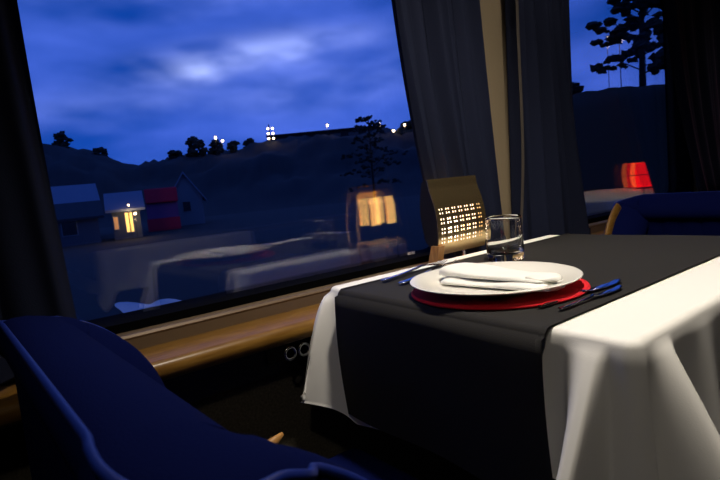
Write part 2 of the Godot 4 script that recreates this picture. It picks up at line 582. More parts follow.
# cloth over a rectangular top: drop(e, s) and flare(e, s) give the overhang and how far its hem swings out; e = edge number, s metres along it
func tablecloth(label: String, x0: float, x1: float, z0: float, z1: float, drops: Array, flare: Callable, taper := 0.0) -> void:
	var t := thing("tablecloth", label, "tablecloth", Vector3((x0 + x1) / 2, 0.738, (z0 + z1) / 2))
	var o := t.position
	var r := 0.010
	var cr := 0.016
	# perimeter samples: [point, outward normal, edge, metres along the edge, corner share]
	var P := []
	var corners := [Vector2(x0, z1 - taper / 2), Vector2(x1, z1 + taper / 2), Vector2(x1, z0), Vector2(x0, z0)]   # near-window, near-aisle, far-aisle, far-window
	var norms := []                                     # edges 0 near, 1 aisle, 2 far, 3 window
	for e in 4:
		var d: Vector2 = (corners[(e + 1) % 4] - corners[e]).normalized()
		norms.append(Vector2(-d.y, d.x))
	var cen := []
	for e in 4:      # centre of the rounding at the end of edge e
		var n1: Vector2 = norms[e]
		var n2: Vector2 = norms[(e + 1) % 4]
		cen.append(corners[(e + 1) % 4] - (n1 + n2) * cr / (1.0 + n1.dot(n2)))
	for e in 4:
		var a: Vector2 = corners[e]
		var b: Vector2 = corners[(e + 1) % 4]
		var dir := (b - a).normalized()
		var len_ := (b - a).length()
		var s0: float = (cen[(e + 3) % 4] - a).dot(dir)
		var s1: float = (cen[e] - a).dot(dir)
		var n := 260 if e < 2 else 40
		for i in n:
			var s := lerpf(s0, s1, i / (n - 1.0))
			P.append([a + dir * s, norms[e], e, s, len_])
		var nx: Vector2 = norms[(e + 1) % 4]
		for i in range(1, 16):
			var d: Vector2 = norms[e].slerp(nx, i / 16.0)
			P.append([cen[e] + d * cr, d, e, s1 + (len_ - s1) * i / 16.0, len_])
	var np := P.size()
	var rows := 26
	var st := begin()
	var F := func(u: float, v: float) -> Vector3:
		var q = P[int(round(u * np)) % np]
		var e: int = q[2]
		var s: float = q[3]
		# overhang: longer towards the corners
		var lens: float = q[4]
		var dn: float = drops[e]
		var to_next: float = lens - s
		var L := dn
		var nxt: float = drops[(e + 1) % 4]
		var prv: float = drops[(e + 3) % 4]
		L += (sqrt(dn * dn + nxt * nxt) * 0.98 - dn) * exp(-pow(to_next / 0.055, 1.5)) if to_next < 0.3 else 0.0
		L += (sqrt(dn * dn + prv * prv) * 0.98 - dn) * exp(-pow(s / 0.055, 1.5)) if s < 0.3 else 0.0
		if e == 3: L = lerpf(0.2, dn, smooth01(0.010, 0.060, to_next)) if taper != 0.0 else minf(L, lerpf(L, dn, smooth01(0.0, 0.05, to_next)))
		var inset: Vector2 = q[0] - q[1] * r
		if v < 0.2:
			var a := v / 0.2 * PI / 2
			return Vector3(inset.x + q[1].x * r * sin(a), 0.738 - r * (1 - cos(a)), inset.y + q[1].y * r * sin(a)) - o
		var w := (v - 0.2) / 0.8
		var f: Vector3 = flare.call(e, s, lens)      # x: swing of the hem, y: along-edge sway, z: extra length
		var out: float = r + f.x * pow(w, lerpf(0.55, 0.9, smooth01(0.0, 0.06, s)) if e == 0 and taper != 0.0 else 0.55 if e == 3 and to_next < 0.04 and taper != 0.0 else 0.9) + 0.0015
		var tang := Vector2(-q[1].y, q[1].x)
		var pt: Vector2 = inset + q[1] * out + tang * (f.y * w * w)
		return Vector3(pt.x, 0.738 - r - (L + f.z - r) * w, pt.y) - o
	grid(st, np, rows, func(u, v): return F.call(1.0 - u, v))
	# the flat top
	grid(st, np, 9, func(u, v): return (F.call(u, 0.0) as Vector3) * (1.0 - 0.9999 * pow(v, 3.0)))
	part("cloth", done(st), M.white_linen, t)
	# stitched hem along the lower edge, proud of both faces
	st = begin()
	grid(st, np, 2, func(u, v):
		var p: Vector3 = F.call(1.0 - u, 1.0)
		var q = P[int(round((1.0 - u) * np)) % np]
		return p + Vector3(q[1].x, 0, q[1].y) * 0.0012 + Vector3(0, 0.012 * (1.0 - v), 0) - Vector3(q[1].x, 0, q[1].y) * 0.003 * (1.0 - v))
	part("hem", done(st), M.white_linen, t)

func runner(label: String, x0: float, x1: float, z0: float, z1: float, near: float, far: float, taper := 0.0) -> void:
	var t := thing("table_runner", label, "table runner", Vector3((x0 + x1) / 2, 0.7395, (z0 + z1) / 2))
	var o := t.position
	var yt := 0.7400
	var r := 0.012
	# profile in (z, y), near hem first
	var pr := []
	for k in 14: pr.append([z1 + r + 0.010 * sin(k / 13.0 * 2.4), yt - near + (near - r) * k / 13.0, k / 13.0])
	for k in range(1, 9):
		var a := PI / 2 * k / 8.0
		pr.append([z1 + r * cos(a), yt - r + r * sin(a), 1.0])
	for k in range(1, 30): pr.append([lerpf(z1, z0, k / 30.0), yt, 1.0])
	for k in range(0, 9):
		var a := PI / 2 * k / 8.0
		pr.append([z0 - r * sin(a), yt - r + r * cos(a), 1.0])
	for k in range(1, 10): pr.append([z0 - r - 0.004 * k / 9.0, yt - r - (far - r) * k / 9.0, 1.0])
	var n := pr.size() - 1
	for layer in [["cloth", 0.0, 0.0, 1.0], ["hem", 0.0012, 0.0, 0.0]]:
		var st := begin()
		if layer[0] == "cloth":
			grid(st, 40, n, func(u, v):
				var p = pr[int(round(v * n))]
				var x := lerpf(x0, x1, u)
				var hang: float = 1.0 - p[2]
				x += hang * (0.006 * (u - 0.5) + 0.004)
				return Vector3(x, p[1] + 0.0006 * sin(u * 7.0 + p[0] * 12.0) * p[2], p[0] + hang * 0.006 * sin(u * 8.0 + 0.6) + (u - 0.5) * taper * smooth01(z0, z1, p[0])) - o)
			part("cloth", done(st), M.black_cloth, t)
		else:
			for side in [0.0, 1.0]:
				grid(st, 2, n, func(u, v):
					var p = pr[int(round(v * n))]
					var hang: float = 1.0 - p[2]
					var nrm := Vector2(0, 1) if p[2] == 1.0 and p[1] > yt - 0.001 else Vector2(1, 0)
					var x: float = lerpf(x0, x1, side) + (0.008 * u if side == 0.0 else -0.008 * (1.0 - u)) + hang * (0.006 * (side - 0.5) + 0.004)
					return Vector3(x, p[1] + 0.0011 * nrm.y, p[0] + 0.0011 * nrm.x + hang * 0.006 * sin(side * 8.0 + 0.6) + (side - 0.5) * taper * smooth01(z0, z1, p[0])) - o)
				part("hem", done(st), M.black_cloth, t)
				st = begin()

func place_setting() -> void:
	var c := Vector3(-0.543, 0.0, -0.683)
	var st := begin()
	var mt := thing("placemat", "round red felt placemat under the white plate", "placemat", c + Vector3(-0.001, 0.7408, -0.012))
	lathe(st, PackedVector2Array([Vector2(0, 0), Vector2(0.136, 0), Vector2(0.1375, 0.0012), Vector2(0.1375, 0.0028), Vector2(0.136, 0.004), Vector2(0.130, 0.0043), Vector2(0, 0.0043)]), 96)
	part("felt", done(st), M.red_felt, mt)
	st = begin()
	var ring := []
	for k in 97: ring.append(Vector3(0.1345 * cos(TAU * k / 96), 0.0042, 0.1345 * sin(TAU * k / 96)))
	tube(st, ring, Vector2(0.0009, 0.0006), 6)
	part("edge_stitching", done(st), M.red_felt, mt)
	# plate
	var pl := thing("dinner_plate", "white porcelain dinner plate with a wide rim on the red mat", "plate", c + Vector3(-0.001, 0.7452, -0.004))
	st = begin()
	lathe(st, PackedVector2Array([Vector2(0, 0.0024), Vector2(0.066, 0.0024), Vector2(0.068, 0.0000), Vector2(0.071, 0.0000), Vector2(0.074, 0.0032), Vector2(0.088, 0.0072), Vector2(0.108, 0.0116), Vector2(0.127, 0.0154), Vector2(0.1318, 0.0170), Vector2(0.1326, 0.0182), Vector2(0.1316, 0.0192), Vector2(0.1285, 0.0190), Vector2(0.108, 0.0154), Vector2(0.092, 0.0114), Vector2(0.086, 0.0086), Vector2(0.080, 0.0068), Vector2(0.07, 0.0062), Vector2(0, 0.0059)]), 96)
	part("porcelain", done(st), M.porcelain, pl)
	# napkin folded into a tapering wedge, two layers
	var nk := thing("napkin", "white linen napkin folded into a soft wedge lying on the dinner plate", "napkin", Vector3(-0.531, 0.7522, -0.678), deg_to_rad(4.0))
	st = begin()
	var wedge := func(u: float, v: float, len0: float, len1: float, w0: float, w1: float, h0: float, h1: float, y: float, lift: float) -> Vector3:
		# u along the length (0 = fold end at the window side), v round the section
		var x := lerpf(-len0, len1, u)
		var end := sqrt(clampf(1.0 - pow(1.0 - clampf(u / 0.13, 0, 1), 2.0), 0.0, 1.0))
		var tip := sqrt(clampf((1.0 - u) / 0.07, 0.0, 1.0))
		var w := lerpf(w0, w1, u) * (0.45 + 0.55 * end) * (0.35 + 0.65 * tip)
		var h := lerpf(h0, h1, pow(u, 0.8)) * end * (0.2 + 0.8 * tip)
		var a := v * TAU
		var cc := signf(cos(a)) * pow(absf(cos(a)), 0.55)
		var ss := signf(sin(a)) * pow(absf(sin(a)), 0.7)
		var z := w * cc
		var yy := y + h * 0.5 + h * 0.5 * ss + lift * pow(1.0 - u, 2.0) + 0.0022 * sin(u * 9.0 + z * 40.0) * maxf(ss, 0.0)
		return Vector3(x, yy, z - 0.006 * u)
	grid(st, 40, 28, func(u, v): return wedge.call(u, v, 0.092, 0.102, 0.040, 0.036, 0.010, 0.009, 0.0, 0.0))
	part("lower_fold", done(st), M.napkin_linen, nk)
	st = begin()
	grid(st, 40, 28, func(u, v): return wedge.call(u, v, 0.104, 0.094, 0.036, 0.030, 0.019, 0.005, 0.0095, 0.001) + Vector3(0, 0, -0.008))
	part("upper_fold", done(st), M.napkin_linen, nk)
	st = begin()
	grid(st, 16, 20, func(u, v): return wedge.call(u, v, 0.0, 0.05, 0.012, 0.010, 0.006, 0.003, 0.0, 0.0) * Vector3(1, 1, 1) + Vector3(0.055, 0.0135, 0.004))
	part("corner_flap", done(st), M.napkin_linen, nk)
	# tumbler
	var tb := thing("tumbler", "empty clear glass tumbler with a thick base behind the dinner plate", "glass", Vector3(-0.705, 0.7408, -0.936))
	st = begin()
	lathe(st, PackedVector2Array([Vector2(0, 0.0), Vector2(0.033, 0.0), Vector2(0.0365, 0.002), Vector2(0.0382, 0.007), Vector2(0.0384, 0.02), Vector2(0.0376, 0.05), Vector2(0.0364, 0.085), Vector2(0.0362, 0.0915), Vector2(0.0356, 0.0925), Vector2(0.0348, 0.0915), Vector2(0.0350, 0.085), Vector2(0.0360, 0.05), Vector2(0.0362, 0.026), Vector2(0.034, 0.018), Vector2(0.026, 0.0145), Vector2(0, 0.013)]), 64)
	part("body", done(st), M.tumbler_glass, tb)
	# cutlery
	knife(Vector3(-0.419, 0.7412, -0.620), Vector3(-0.406, 0.7412, -0.822), 1.0, "table_knife", "larger steel table knife with a broad blade, next to the red mat")
	knife(Vector3(-0.390, 0.7412, -0.620), Vector3(-0.385, 0.7412, -0.782), 0.78, "butter_knife", "smaller steel knife nearest the aisle edge of the black runner")
	fork(Vector3(-0.771, 0.7412, -0.648), Vector3(-0.812, 0.7412, -0.86), 0.95, "steel fork lying nearest the window, along the runner's edge")
	fork(Vector3(-0.718, 0.7412, -0.645), Vector3(-0.779, 0.7412, -0.878), 1.0, "steel fork half hidden under the rim of the plate")

# a bar with given half widths and half heights along -z, rounded section
func bar(st: SurfaceTool, st_: Array) -> void:
	var n := st_.size() - 1
	grid(st, 14, n, func(u, v):
		var q = st_[int(round(v * n))]
		var a: float = u * TAU
		var cx := signf(cos(a)) * pow(absf(cos(a)), 0.75)
		var sy := signf(sin(a)) * pow(absf(sin(a)), 0.75)
		return Vector3(q[1] * cx + (q[4] if q.size() > 4 else 0.0), q[3] + q[2] * sy, -q[0]))

func lay(t: Node3D, a: Vector3, b: Vector3) -> void:
	t.position = a
	t.rotation.y = atan2(-(b.x - a.x), -(b.z - a.z))

func knife(a: Vector3, b: Vector3, k: float, called: String, label: String) -> void:
	var t := thing(called, label, "knife")
	lay(t, a, b)
	var L := a.distance_to(b)
	var st := begin()
	bar(st, [[0, 0.001, 0.001, 0.004], [0.002, 0.0040 * k, 0.0014, 0.0022], [0.02, 0.0046 * k, 0.0016, 0.0022], [L * 0.3, 0.0038 * k, 0.0015, 0.0022], [L * 0.46, 0.0034 * k, 0.0015, 0.0022], [L * 0.5, 0.0044 * k, 0.0022, 0.004], [L * 0.515, 0.0008, 0.0008, 0.004]])
	part("handle", done(st), M.steel, t)
	st = begin()
	bar(st, [[L * 0.495, 0.003 * k, 0.001, 0.004], [L * 0.52, 0.0045 * k, 0.0008, 0.004], [L * 0.56, 0.0062 * k, 0.0006, 0.0026, 0.001], [L * 0.72, 0.0082 * k, 0.0006, 0.0022, 0.0018], [L * 0.86, 0.0074 * k, 0.0006, 0.0019, 0.0016], [L * 0.95, 0.0058 * k, 0.0006, 0.0034, -0.0005], [L * 0.99, 0.002 * k, 0.0005, 0.0032, -0.004], [L, 0.0003, 0.0003, 0.0032, -0.005]])
	part("blade", done(st), M.steel, t)

func fork(a: Vector3, b: Vector3, k: float, label: String) -> void:
	var t := thing("fork", label, "fork")
	lay(t, a, b)
	var L := a.distance_to(b)
	var st := begin()
	bar(st, [[0, 0.001, 0.001, 0.0035], [0.002, 0.006 * k, 0.0016, 0.0036], [0.02, 0.0078 * k, 0.0017, 0.0036], [L * 0.3, 0.005 * k, 0.0018, 0.004], [L * 0.5, 0.0034 * k, 0.0019, 0.0062], [L * 0.6, 0.0034 * k, 0.0018, 0.0082], [L * 0.66, 0.0062 * k, 0.0014, 0.0080], [L * 0.71, 0.0112 * k, 0.0012, 0.0062], [L * 0.76, 0.0122 * k, 0.0011, 0.0042], [L * 0.775, 0.0118 * k, 0.0008, 0.0038]])
	part("handle", done(st), M.steel, t)
	for i in 4:
		st = begin()
		var x := (i - 1.5) * 0.0066 * k
		var pts := []
		var rad := []
		for j in 9:
			var f := j / 8.0
			pts.append(Vector3(x * (1.0 + 0.06 * sin(f * PI)), lerpf(0.0040, 0.0052, f) - 0.0022 * sin(f * PI), -L * lerpf(0.765, 1.0, f)))
			rad.append(Vector2(lerpf(0.0020, 0.0008, f), lerpf(0.0011, 0.0006, f)))
		tube(st, pts, rad, 8)
		part("tine", done(st), M.steel, t)

# ------------------------------------------------------------------ table lamp on the wooden ledge
func table_lamp(at: Vector3, label: String, glowing := true) -> void:
	var t := thing("table_lamp", label, "lamp", at)
	# local axes: +x faces the aisle, z along the wall, y up from the ledge
	var W := 0.176
	var H := 0.180
	var Y0 := 0.062
	# bowed front sheet with groups of four square holes, 7 columns by 4 rows
	var curve := func(h: float) -> float: return 0.024 * sin(PI * (0.12 + 0.88 * h)) - 0.006 + lerpf(0.006, -0.006, h) + 0.006 * smooth01(0.86, 1.0, h)
	var us := [0.0]
	var vs := [0.0]
	var hole_u := {}
	var hole_v := {}
	var p := 0.0225
	for cidx in 7:
		for k in 2:
			var u0: float = 0.0120 + p * cidx + k * 0.0084
			us.append(u0); hole_u[us.size() - 1] = true
			us.append(u0 + 0.0035)
	us.append(W)
	for ridx in 4:
		for k in 2:
			var v0: float = 0.027 + 0.0232 * ridx + k * 0.0092
			vs.append(v0); hole_v[vs.size() - 1] = true
			vs.append(v0 + 0.0038)
	for k in 7: vs.append(lerpf(0.124, H, k / 6.0))
	var nu: int = us.size() - 1
	var nv: int = vs.size() - 1
	var th := 0.0014
	var pt := func(i: int, j: int, back: float) -> Vector3:
		return Vector3(curve.call(vs[j] / H) - back, Y0 + vs[j], W / 2 - us[i])
	var st := begin()
	for back in [0.0, th]:
		st.set_smooth_group(1 if back == 0.0 else 2)
		for j in nv:
			for i in nu:
				if hole_u.has(i) and hole_v.has(j): continue
				var q := [pt.call(i, j, back), pt.call(i + 1, j, back), pt.call(i + 1, j + 1, back), pt.call(i, j + 1, back)]
				var ctr: Vector3 = (q[0] + q[2]) / 2 + Vector3(-0.01 if back == 0.0 else 0.01, 0, 0)
				tri_out(st, q[0], q[1], q[2], ctr); tri_out(st, q[0], q[2], q[3], ctr)
	st.set_smooth_group(-1)
	for j in nv:
		for i in nu:
			if not (hole_u.has(i) and hole_v.has(j)): continue
			var mid: Vector3 = (pt.call(i, j, 0.0) + pt.call(i + 1, j + 1, 0.0)) / 2
			for e in [[0, 0, 1, 0], [1, 0, 1, 1], [1, 1, 0, 1], [0, 1, 0, 0]]:
				var a: Vector3 = pt.call(i + e[0], j + e[1], 0.0)
				var b: Vector3 = pt.call(i + e[2], j + e[3], 0.0)
				var a2: Vector3 = pt.call(i + e[0], j + e[1], th)
				var b2: Vector3 = pt.call(i + e[2], j + e[3], th)
				var away := (a + b) - mid
				tri_out(st, a, b, b2, away); tri_out(st, a, b2, a2, away)
	for j in nv:
		for i in [0, nu]:
			var ctr := Vector3(0, Y0 + H / 2, 0)
			tri_out(st, pt.call(i, j, 0.0), pt.call(i, j + 1, 0.0), pt.call(i, j + 1, th), ctr)
			tri_out(st, pt.call(i, j, 0.0), pt.call(i, j + 1, th), pt.call(i, j, th), ctr)
	for i in nu:
		for j in [0, nv]:
			var ctr := Vector3(0, Y0 + H / 2, 0)
			tri_out(st, pt.call(i, j, 0.0), pt.call(i + 1, j, 0.0), pt.call(i + 1, j, th), ctr)
			tri_out(st, pt.call(i, j, 0.0), pt.call(i + 1, j, th), pt.call(i, j, th), ctr)
	part("perforated_sheet", done(st), M.bronze_sheet, t)
	# white screen close behind the holes
	part("screen_light", span(Vector3(-0.012, Y0 + 0.022, -0.0838), Vector3(-0.010, Y0 + 0.124, 0.0838), 0.0005), M.lamp_diffuser_glow, t)
	part("screen_backing", span(Vector3(-0.0155, Y0 + 0.020, -0.0838), Vector3(-0.0135, Y0 + 0.126, 0.0838), 0.0005), M.dark_metal, t)
	# the bulb shows through the second and third columns of holes
	st = begin()
	var bp := []
	var br := []
	for k in 13:
		var f := k / 12.0
		bp.append(Vector3(-0.003, Y0 + 0.030 + 0.062 * f, W / 2 - 0.074))
		br.append(Vector2(0.0165, 0.0066) * sqrt(maxf(0.02, 1.0 - pow(absf(f * 2 - 1), 3.0))))
	tube(st, bp, br, 14, Vector3.RIGHT)
	part("bulb", done(st), M.bulb_glow, t)
	# housing: dark hood, side cheeks, back rails
	st = begin()
	var arc := PackedVector2Array()
	for k in 13:
		var h := k / 12.0
		arc.append(Vector2(Y0 + H * h, curve.call(h) - 0.004))
	for k in 13:
		var h := 1.0 - k / 12.0
		arc.append(Vector2(Y0 + 0.03 + (H - 0.036) * h, -0.026 - 0.012 * sin(PI * h)))
	for s in [-1.0, 1.0]:
		st = begin()
		var sc: float = s * (W / 2 - 0.003)
		prism(st, arc, sc - 0.0012, sc + 0.0012, func(a, b, c): return Vector3(b, a, c))
		part("side_cheek", done(st), M.dark_metal, t)
	part("hood", span(Vector3(-0.030, Y0 + H - 0.012, -W / 2 + 0.004), Vector3(-0.0165, Y0 + H - 0.006, W / 2 - 0.004), 0.001), M.dark_metal, t)
	part("back_rail", span(Vector3(-0.034, Y0 + 0.036, -W / 2 + 0.004), Vector3(-0.028, Y0 + 0.048, W / 2 - 0.004), 0.001), M.dark_metal, t)
	# two frosted panes that shine towards the window
	for z in [0.060, 0.003]:
		st = begin()
		grid(st, 6, 8, func(u, v): return Vector3(-0.032 - 0.003 * sin(PI * (0.2 + 0.7 * v)), Y0 + 0.068 + 0.076 * v, z + lerpf(-0.0155, 0.0155, u)))
		grid(st, 6, 8, func(u, v): return Vector3(-0.030 - 0.003 * sin(PI * (0.2 + 0.7 * v)), Y0 + 0.068 + 0.076 * v, z + lerpf(0.0155, -0.0155, u)))
		part("back_pane_light", done(st), M.lamp_back_glow, t)
	# bent wooden leg at the near end, slim metal rod at the other
	st = begin()
	var leg := PackedVector2Array()
	for k in 11:
		var f := k / 10.0
		leg.append(Vector2(0.085 * f, 0.006 + 0.014 * pow(f, 1.6)))
	for k in 11:
		var f := 1.0 - k / 10.0
		leg.append(Vector2(0.085 * f, -0.026 + 0.022 * pow(f, 1.6)))
	prism(st, leg, W / 2 - 0.016, W / 2 + 0.004, func(a, b, c): return Vector3(b, a, c), -1)
	part("wooden_leg", done(st), M.lamp_wood, t)
	st = begin()
	tube(st, [Vector3(-0.010, 0.0, -0.03), Vector3(-0.012, 0.05, -0.03), Vector3(-0.014, 0.09, -0.03)], Vector2(0.004, 0.004), 10, Vector3.RIGHT)
	part("rod", done(st), M.chrome, t)
	part("foot_plate", span(Vector3(-0.036, 0.0, -0.06), Vector3(0.030, 0.005, W / 2 + 0.006), 0.0015), M.dark_metal, t)
	var l := OmniLight3D.new()
	l.name = "back_glow"
	l.position = Vector3(-0.003, Y0 + 0.061, W / 2 - 0.074)
	l.light_color = Color(1.0, 0.80, 0.5)
	l.light_energy = 0.004
	l.light_size = 0.004
	l.omni_range = 4.0
	l.omni_attenuation = 2.0
	l.shadow_enabled = true
	t.add_child(l)

# ------------------------------------------------------------------ tub chair; faces -z
func chair_path() -> Array:
	# centre line of the rolled rim: near wing, back, far wing, as [point, outward]
	var wing := [[-0.212, 0.34], [-0.213, 0.46], [-0.213, 0.56], [-0.213, 0.612], [-0.204, 0.655], [-0.186, 0.692], [-0.160, 0.722], [-0.128, 0.744]]
	var P := []
	for w in wing:
		P.append([Vector3(0.250, w[1], w[0] + 0.335), Vector3(1, 0, 0)])
	var cr := 0.02
	for k in range(1, 9):
		var a := PI / 2 * k / 8.0
		P.append([Vector3(0.250 - cr + cr * cos(a), 0.748 + 0.018 * sin(a), 0.207 + 0.031 * sin(a)), Vector3(cos(a), 0, sin(a)).normalized(), 0.022 * sin(2.0 * a)])
	for k in range(1, 12):
		P.append([Vector3(0.230 - 0.460 * k / 12.0, 0.766, 0.238), Vector3(0, 0, 1)])
	var n := P.size()
	var half := P.duplicate()
	half.reverse()
	for q in half:
		var m: Vector3 = q[0]
		if m.x >= 0.2295: P.append([Vector3(-m.x, m.y, m.z), Vector3(-q[1].x, 0, q[1].z), q[2] if q.size() > 2 else 0.0])
	return P

# corner cutting, twice: rounds the path without overshooting it
func smoothed(P: Array) -> Array:
	var cur := []
	for q in P: cur.append([q[0], q[1], q[2] if q.size() > 2 else 0.0])
	for pass_ in 2:
		var out := [cur[0]]
		for i in cur.size() - 1:
			for f in [0.25, 0.75]:
				out.append([(cur[i][0] as Vector3).lerp(cur[i + 1][0], f), (cur[i][1] as Vector3).lerp(cur[i + 1][1], f).normalized(), lerpf(cur[i][2], cur[i + 1][2], f)])
		out.append(cur[cur.size() - 1])
		cur = out
	return cur

func tub_chair(at: Vector3, turn: float, label: String, trimmed: bool) -> void:
	var t := thing("tub_chair", label, "chair", at, turn)
	var P := smoothed(chair_path())
	var n := P.size() - 1
	var pts := []
	for q in P: pts.append(q[0])
	var fr := []
	for i in n + 1:
		var tg: Vector3 = (pts[min(i + 1, n)] - pts[max(i - 1, 0)]).normalized()
		var o: Vector3 = (P[i][1] - tg * P[i][1].dot(tg)).normalized()
		fr.append([o, tg.cross(o), tg])
	var ext := func(i: int) -> float: return P[i][2] if P[i].size() > 2 else 0.0
	# rolled rim, its outer edge standing higher than the inner one
	var upward := 1.0 if fr[n / 2][1].y > 0.0 else -1.0
	var st := begin()
	grid(st, 20, n, func(u, v):
		var i := int(round(v * n))
		var a: float = -u * TAU
		return pts[i] + fr[i][0] * (0.052 * cos(a) + ext.call(i) * maxf(cos(a), 0.0)) + fr[i][1] * upward * (0.036 * sin(a) + 0.018 * cos(a)))
	part("rolled_rim", done(st), M.blue_velour, t)
	# piping on the outer edge of the rim
	st = begin()
	var pp := []
	for i in n + 1: pp.append(pts[i] + fr[i][0] * (0.044 + ext.call(i) * 0.85) + fr[i][1] * upward * 0.037)
	tube(st, pp, Vector2(0.0034, 0.0034), 8)
	part("piping", done(st), M.blue_piping, t)
	# ribbed shell below the rim, inside and outside
	var fine := n * 3
	for side in [1.0, -1.0]:
		st = begin()
		grid(st, fine, 12, func(u, v):
			var x: float = u * n
			var i: int = min(int(x), n - 1)
			var f := x - i
			var c: Vector3 = pts[i].lerp(pts[i + 1], f)
			var o: Vector3 = P[i][1].lerp(P[i + 1][1], f).normalized()
			var rib := 0.0035 * absf(sin(x * 0.55))
			var y := lerpf(0.20, c.y, v)
			return Vector3(c.x, y, c.z) + o * side * (0.036 + rib))
		part("ribbed_shell", done(st), M.blue_velour, t)
	# seat cushion: wide at the front, narrower between the wings
	st = begin()
	var ol := PackedVector2Array()
	for c in [[-0.285, 0.262, 0.03], [0.285, 0.262, 0.03], [0.285, 0.01, 0.02], [0.215, -0.01, 0.006], [0.215, -0.20, 0.05], [-0.215, -0.20, 0.05], [-0.215, -0.01, 0.006], [-0.285, 0.01, 0.02]]:
		ol.append(Vector2(c[0], c[1]))
	var fine_ol := PackedVector2Array()
	for i in ol.size():
		var a := ol[(i + ol.size() - 1) % ol.size()]
		var b := ol[i]
		var c := ol[(i + 1) % ol.size()]
		var r: float = min(0.035, min(a.distance_to(b), b.distance_to(c)) * 0.45)
		for k in 6:
			var f := k / 5.0
			var p0 := b + (a - b).normalized() * r
			var p2 := b + (c - b).normalized() * r
			fine_ol.append(p0.lerp(b, f).lerp(b.lerp(p2, f), f))
	pillow(st, fine_ol, 0.335, 0.430, 0.028, 0.010)
	part("seat_cushion", done(st), M.blue_velour, t)
	st = begin()
	pillow(st, round_rect(-0.25, 0.25, -0.22, 0.24, 0.04), 0.24, 0.336, 0.012)
	part("seat_base", done(st), M.blue_velour, t)
	st = begin()
	lathe(st, PackedVector2Array([Vector2(0, 0.025), Vector2(0.06, 0.025), Vector2(0.045, 0.06), Vector2(0.045, 0.23), Vector2(0.12, 0.245), Vector2(0, 0.245)]), 24)
	part("pedestal", done(st), M.pedestal_metal, t)
	st = begin()
	lathe(st, PackedVector2Array([Vector2(0, 0.0), Vector2(0.2, 0.0), Vector2(0.205, 0.008), Vector2(0.19, 0.018), Vector2(0.06, 0.03), Vector2(0, 0.03)]), 32)
	part("foot_disc", done(st), M.pedestal_metal, t)
	# pale wooden release lever low on the far side
	st = begin()
	tube(st, [Vector3(-0.30, 0.452, -0.05), Vector3(-0.310, 0.463, -0.070), Vector3(-0.312, 0.478, -0.095), Vector3(-0.308, 0.490, -0.118)], [Vector2(0.006, 0.006), Vector2(0.010, 0.008), Vector2(0.011, 0.008), Vector2(0.004, 0.003)], 10, Vector3.RIGHT)
	part("lever", done(st), M.lamp_wood, t)
	# wooden strip on the front edge of each wing
	if trimmed:
		for s in [0, 1]:
			st = begin()
			var q := []
			for i in 30:
				var k: int = i if s == 0 else n - i
				q.append(pts[k] + fr[k][1] * (0.036 if fr[k][1].z < 0.0 or fr[k][1].y > 0 else -0.036) + fr[k][0] * 0.030)
			tube(st, q, Vector2(0.026, 0.010), 10, Vector3.RIGHT)
			part("wing_trim", done(st), M.ledge_wood, t)

# ------------------------------------------------------------------ small things
func bracket() -> void:
	var t := thing("hook_bracket", "small chrome bracket with two rings under the wooden ledge beside the tablecloth", "hook", Vector3(-0.930, 0.624, -0.516))
	part("back_plate", span(Vector3(0, -0.026, -0.045), Vector3(0.006, 0.020, 0.045), 0.002), M.dark_metal, t)
	for z in [0.017, -0.014]:
		var st := begin()
		var pts := []
		for k in 25: pts.append(Vector3(0.048, 0.0112 * sin(TAU * k / 24), z + 0.0112 * cos(TAU * k / 24)))
		tube(st, pts, Vector2(0.0030, 0.0030), 8, Vector3.RIGHT)
		var r := part("ring", done(st), M.chrome, t)
		st = begin()
		tube(st, [Vector3(0.004, 0.0112, z), Vector3(0.028, 0.0128, z), Vector3(0.0485, 0.0112, z)], Vector2(0.0028, 0.0028), 8)
		part("eyelet", done(st), M.chrome, r)

func red_lamp() -> void:
	var t := thing("red_lamp", "round red and amber shaded lamp, mirrored in the second window", "lamp", Vector3(-0.62, 0.7405, -3.27))
	var st := begin()
	lathe(st, PackedVector2Array([Vector2(0, 0), Vector2(0.05, 0), Vector2(0.05, 0.006), Vector2(0.014, 0.012), Vector2(0.010, 0.03), Vector2(0, 0.03)]), 24)
	part("base", done(st), M.dark_metal, t)
	for half in 2:
		st = begin()
		grid(st, 20, 12, func(u, v):
			var a := lerpf(-PI / 2, PI / 2, u) + PI * half + 0.3
			var r := 0.066 + 0.010 * sin(v * PI)
			return Vector3(r * cos(a), 0.012 + 0.138 * v, -r * sin(a)))
		part("amber_shade_lamp" if half == 0 else "red_shade_lamp", done(st), M.amber_lamp_glow if half == 0 else M.red_lamp_glow, t)
	st = begin()
	var ring := []
	for k in 25: ring.append(Vector3(0.0765 * cos(TAU * k / 24), 0.081, 0.0765 * sin(TAU * k / 24)))
	tube(st, ring, Vector2(0.002, 0.002), 8)
	part("band", done(st), M.dark_metal, t)
	var l := OmniLight3D.new()
	l.name = "glow"
	l.position = Vector3(0, 0.07, 0)
	l.light_color = Color(1.0, 0.25, 0.1)
	l.light_energy = 0.01
	l.light_size = 0.03
	l.omni_range = 4.0
	l.omni_attenuation = 2.0
	l.shadow_enabled = true
	t.add_child(l)

# ------------------------------------------------------------------ outdoors
const GROUND := -1.25

func ridge(az: float) -> float:
	var k := [[-180, 4.0], [-110, 5.2], [-84, 6.2], [-80.2, 6.0], [-77.5, 5.3], [-75.4, 4.3], [-74.2, 3.7], [-72.0, 3.7], [-70.5, 3.9], [-67.2, 4.2], [-63.2, 4.6], [-60.4, 4.9], [-48.2, 4.9], [-44.7, 4.5], [-38, 4.6], [-30, 4.6], [-20, 4.4], [20, 4.0], [180, 4.0]]
	for i in k.size() - 1:
		if az <= k[i + 1][0]:
			return lerpf(k[i][1], k[i + 1][1], (az - k[i][0]) / (k[i + 1][0] - k[i][0]))
	return 4.0

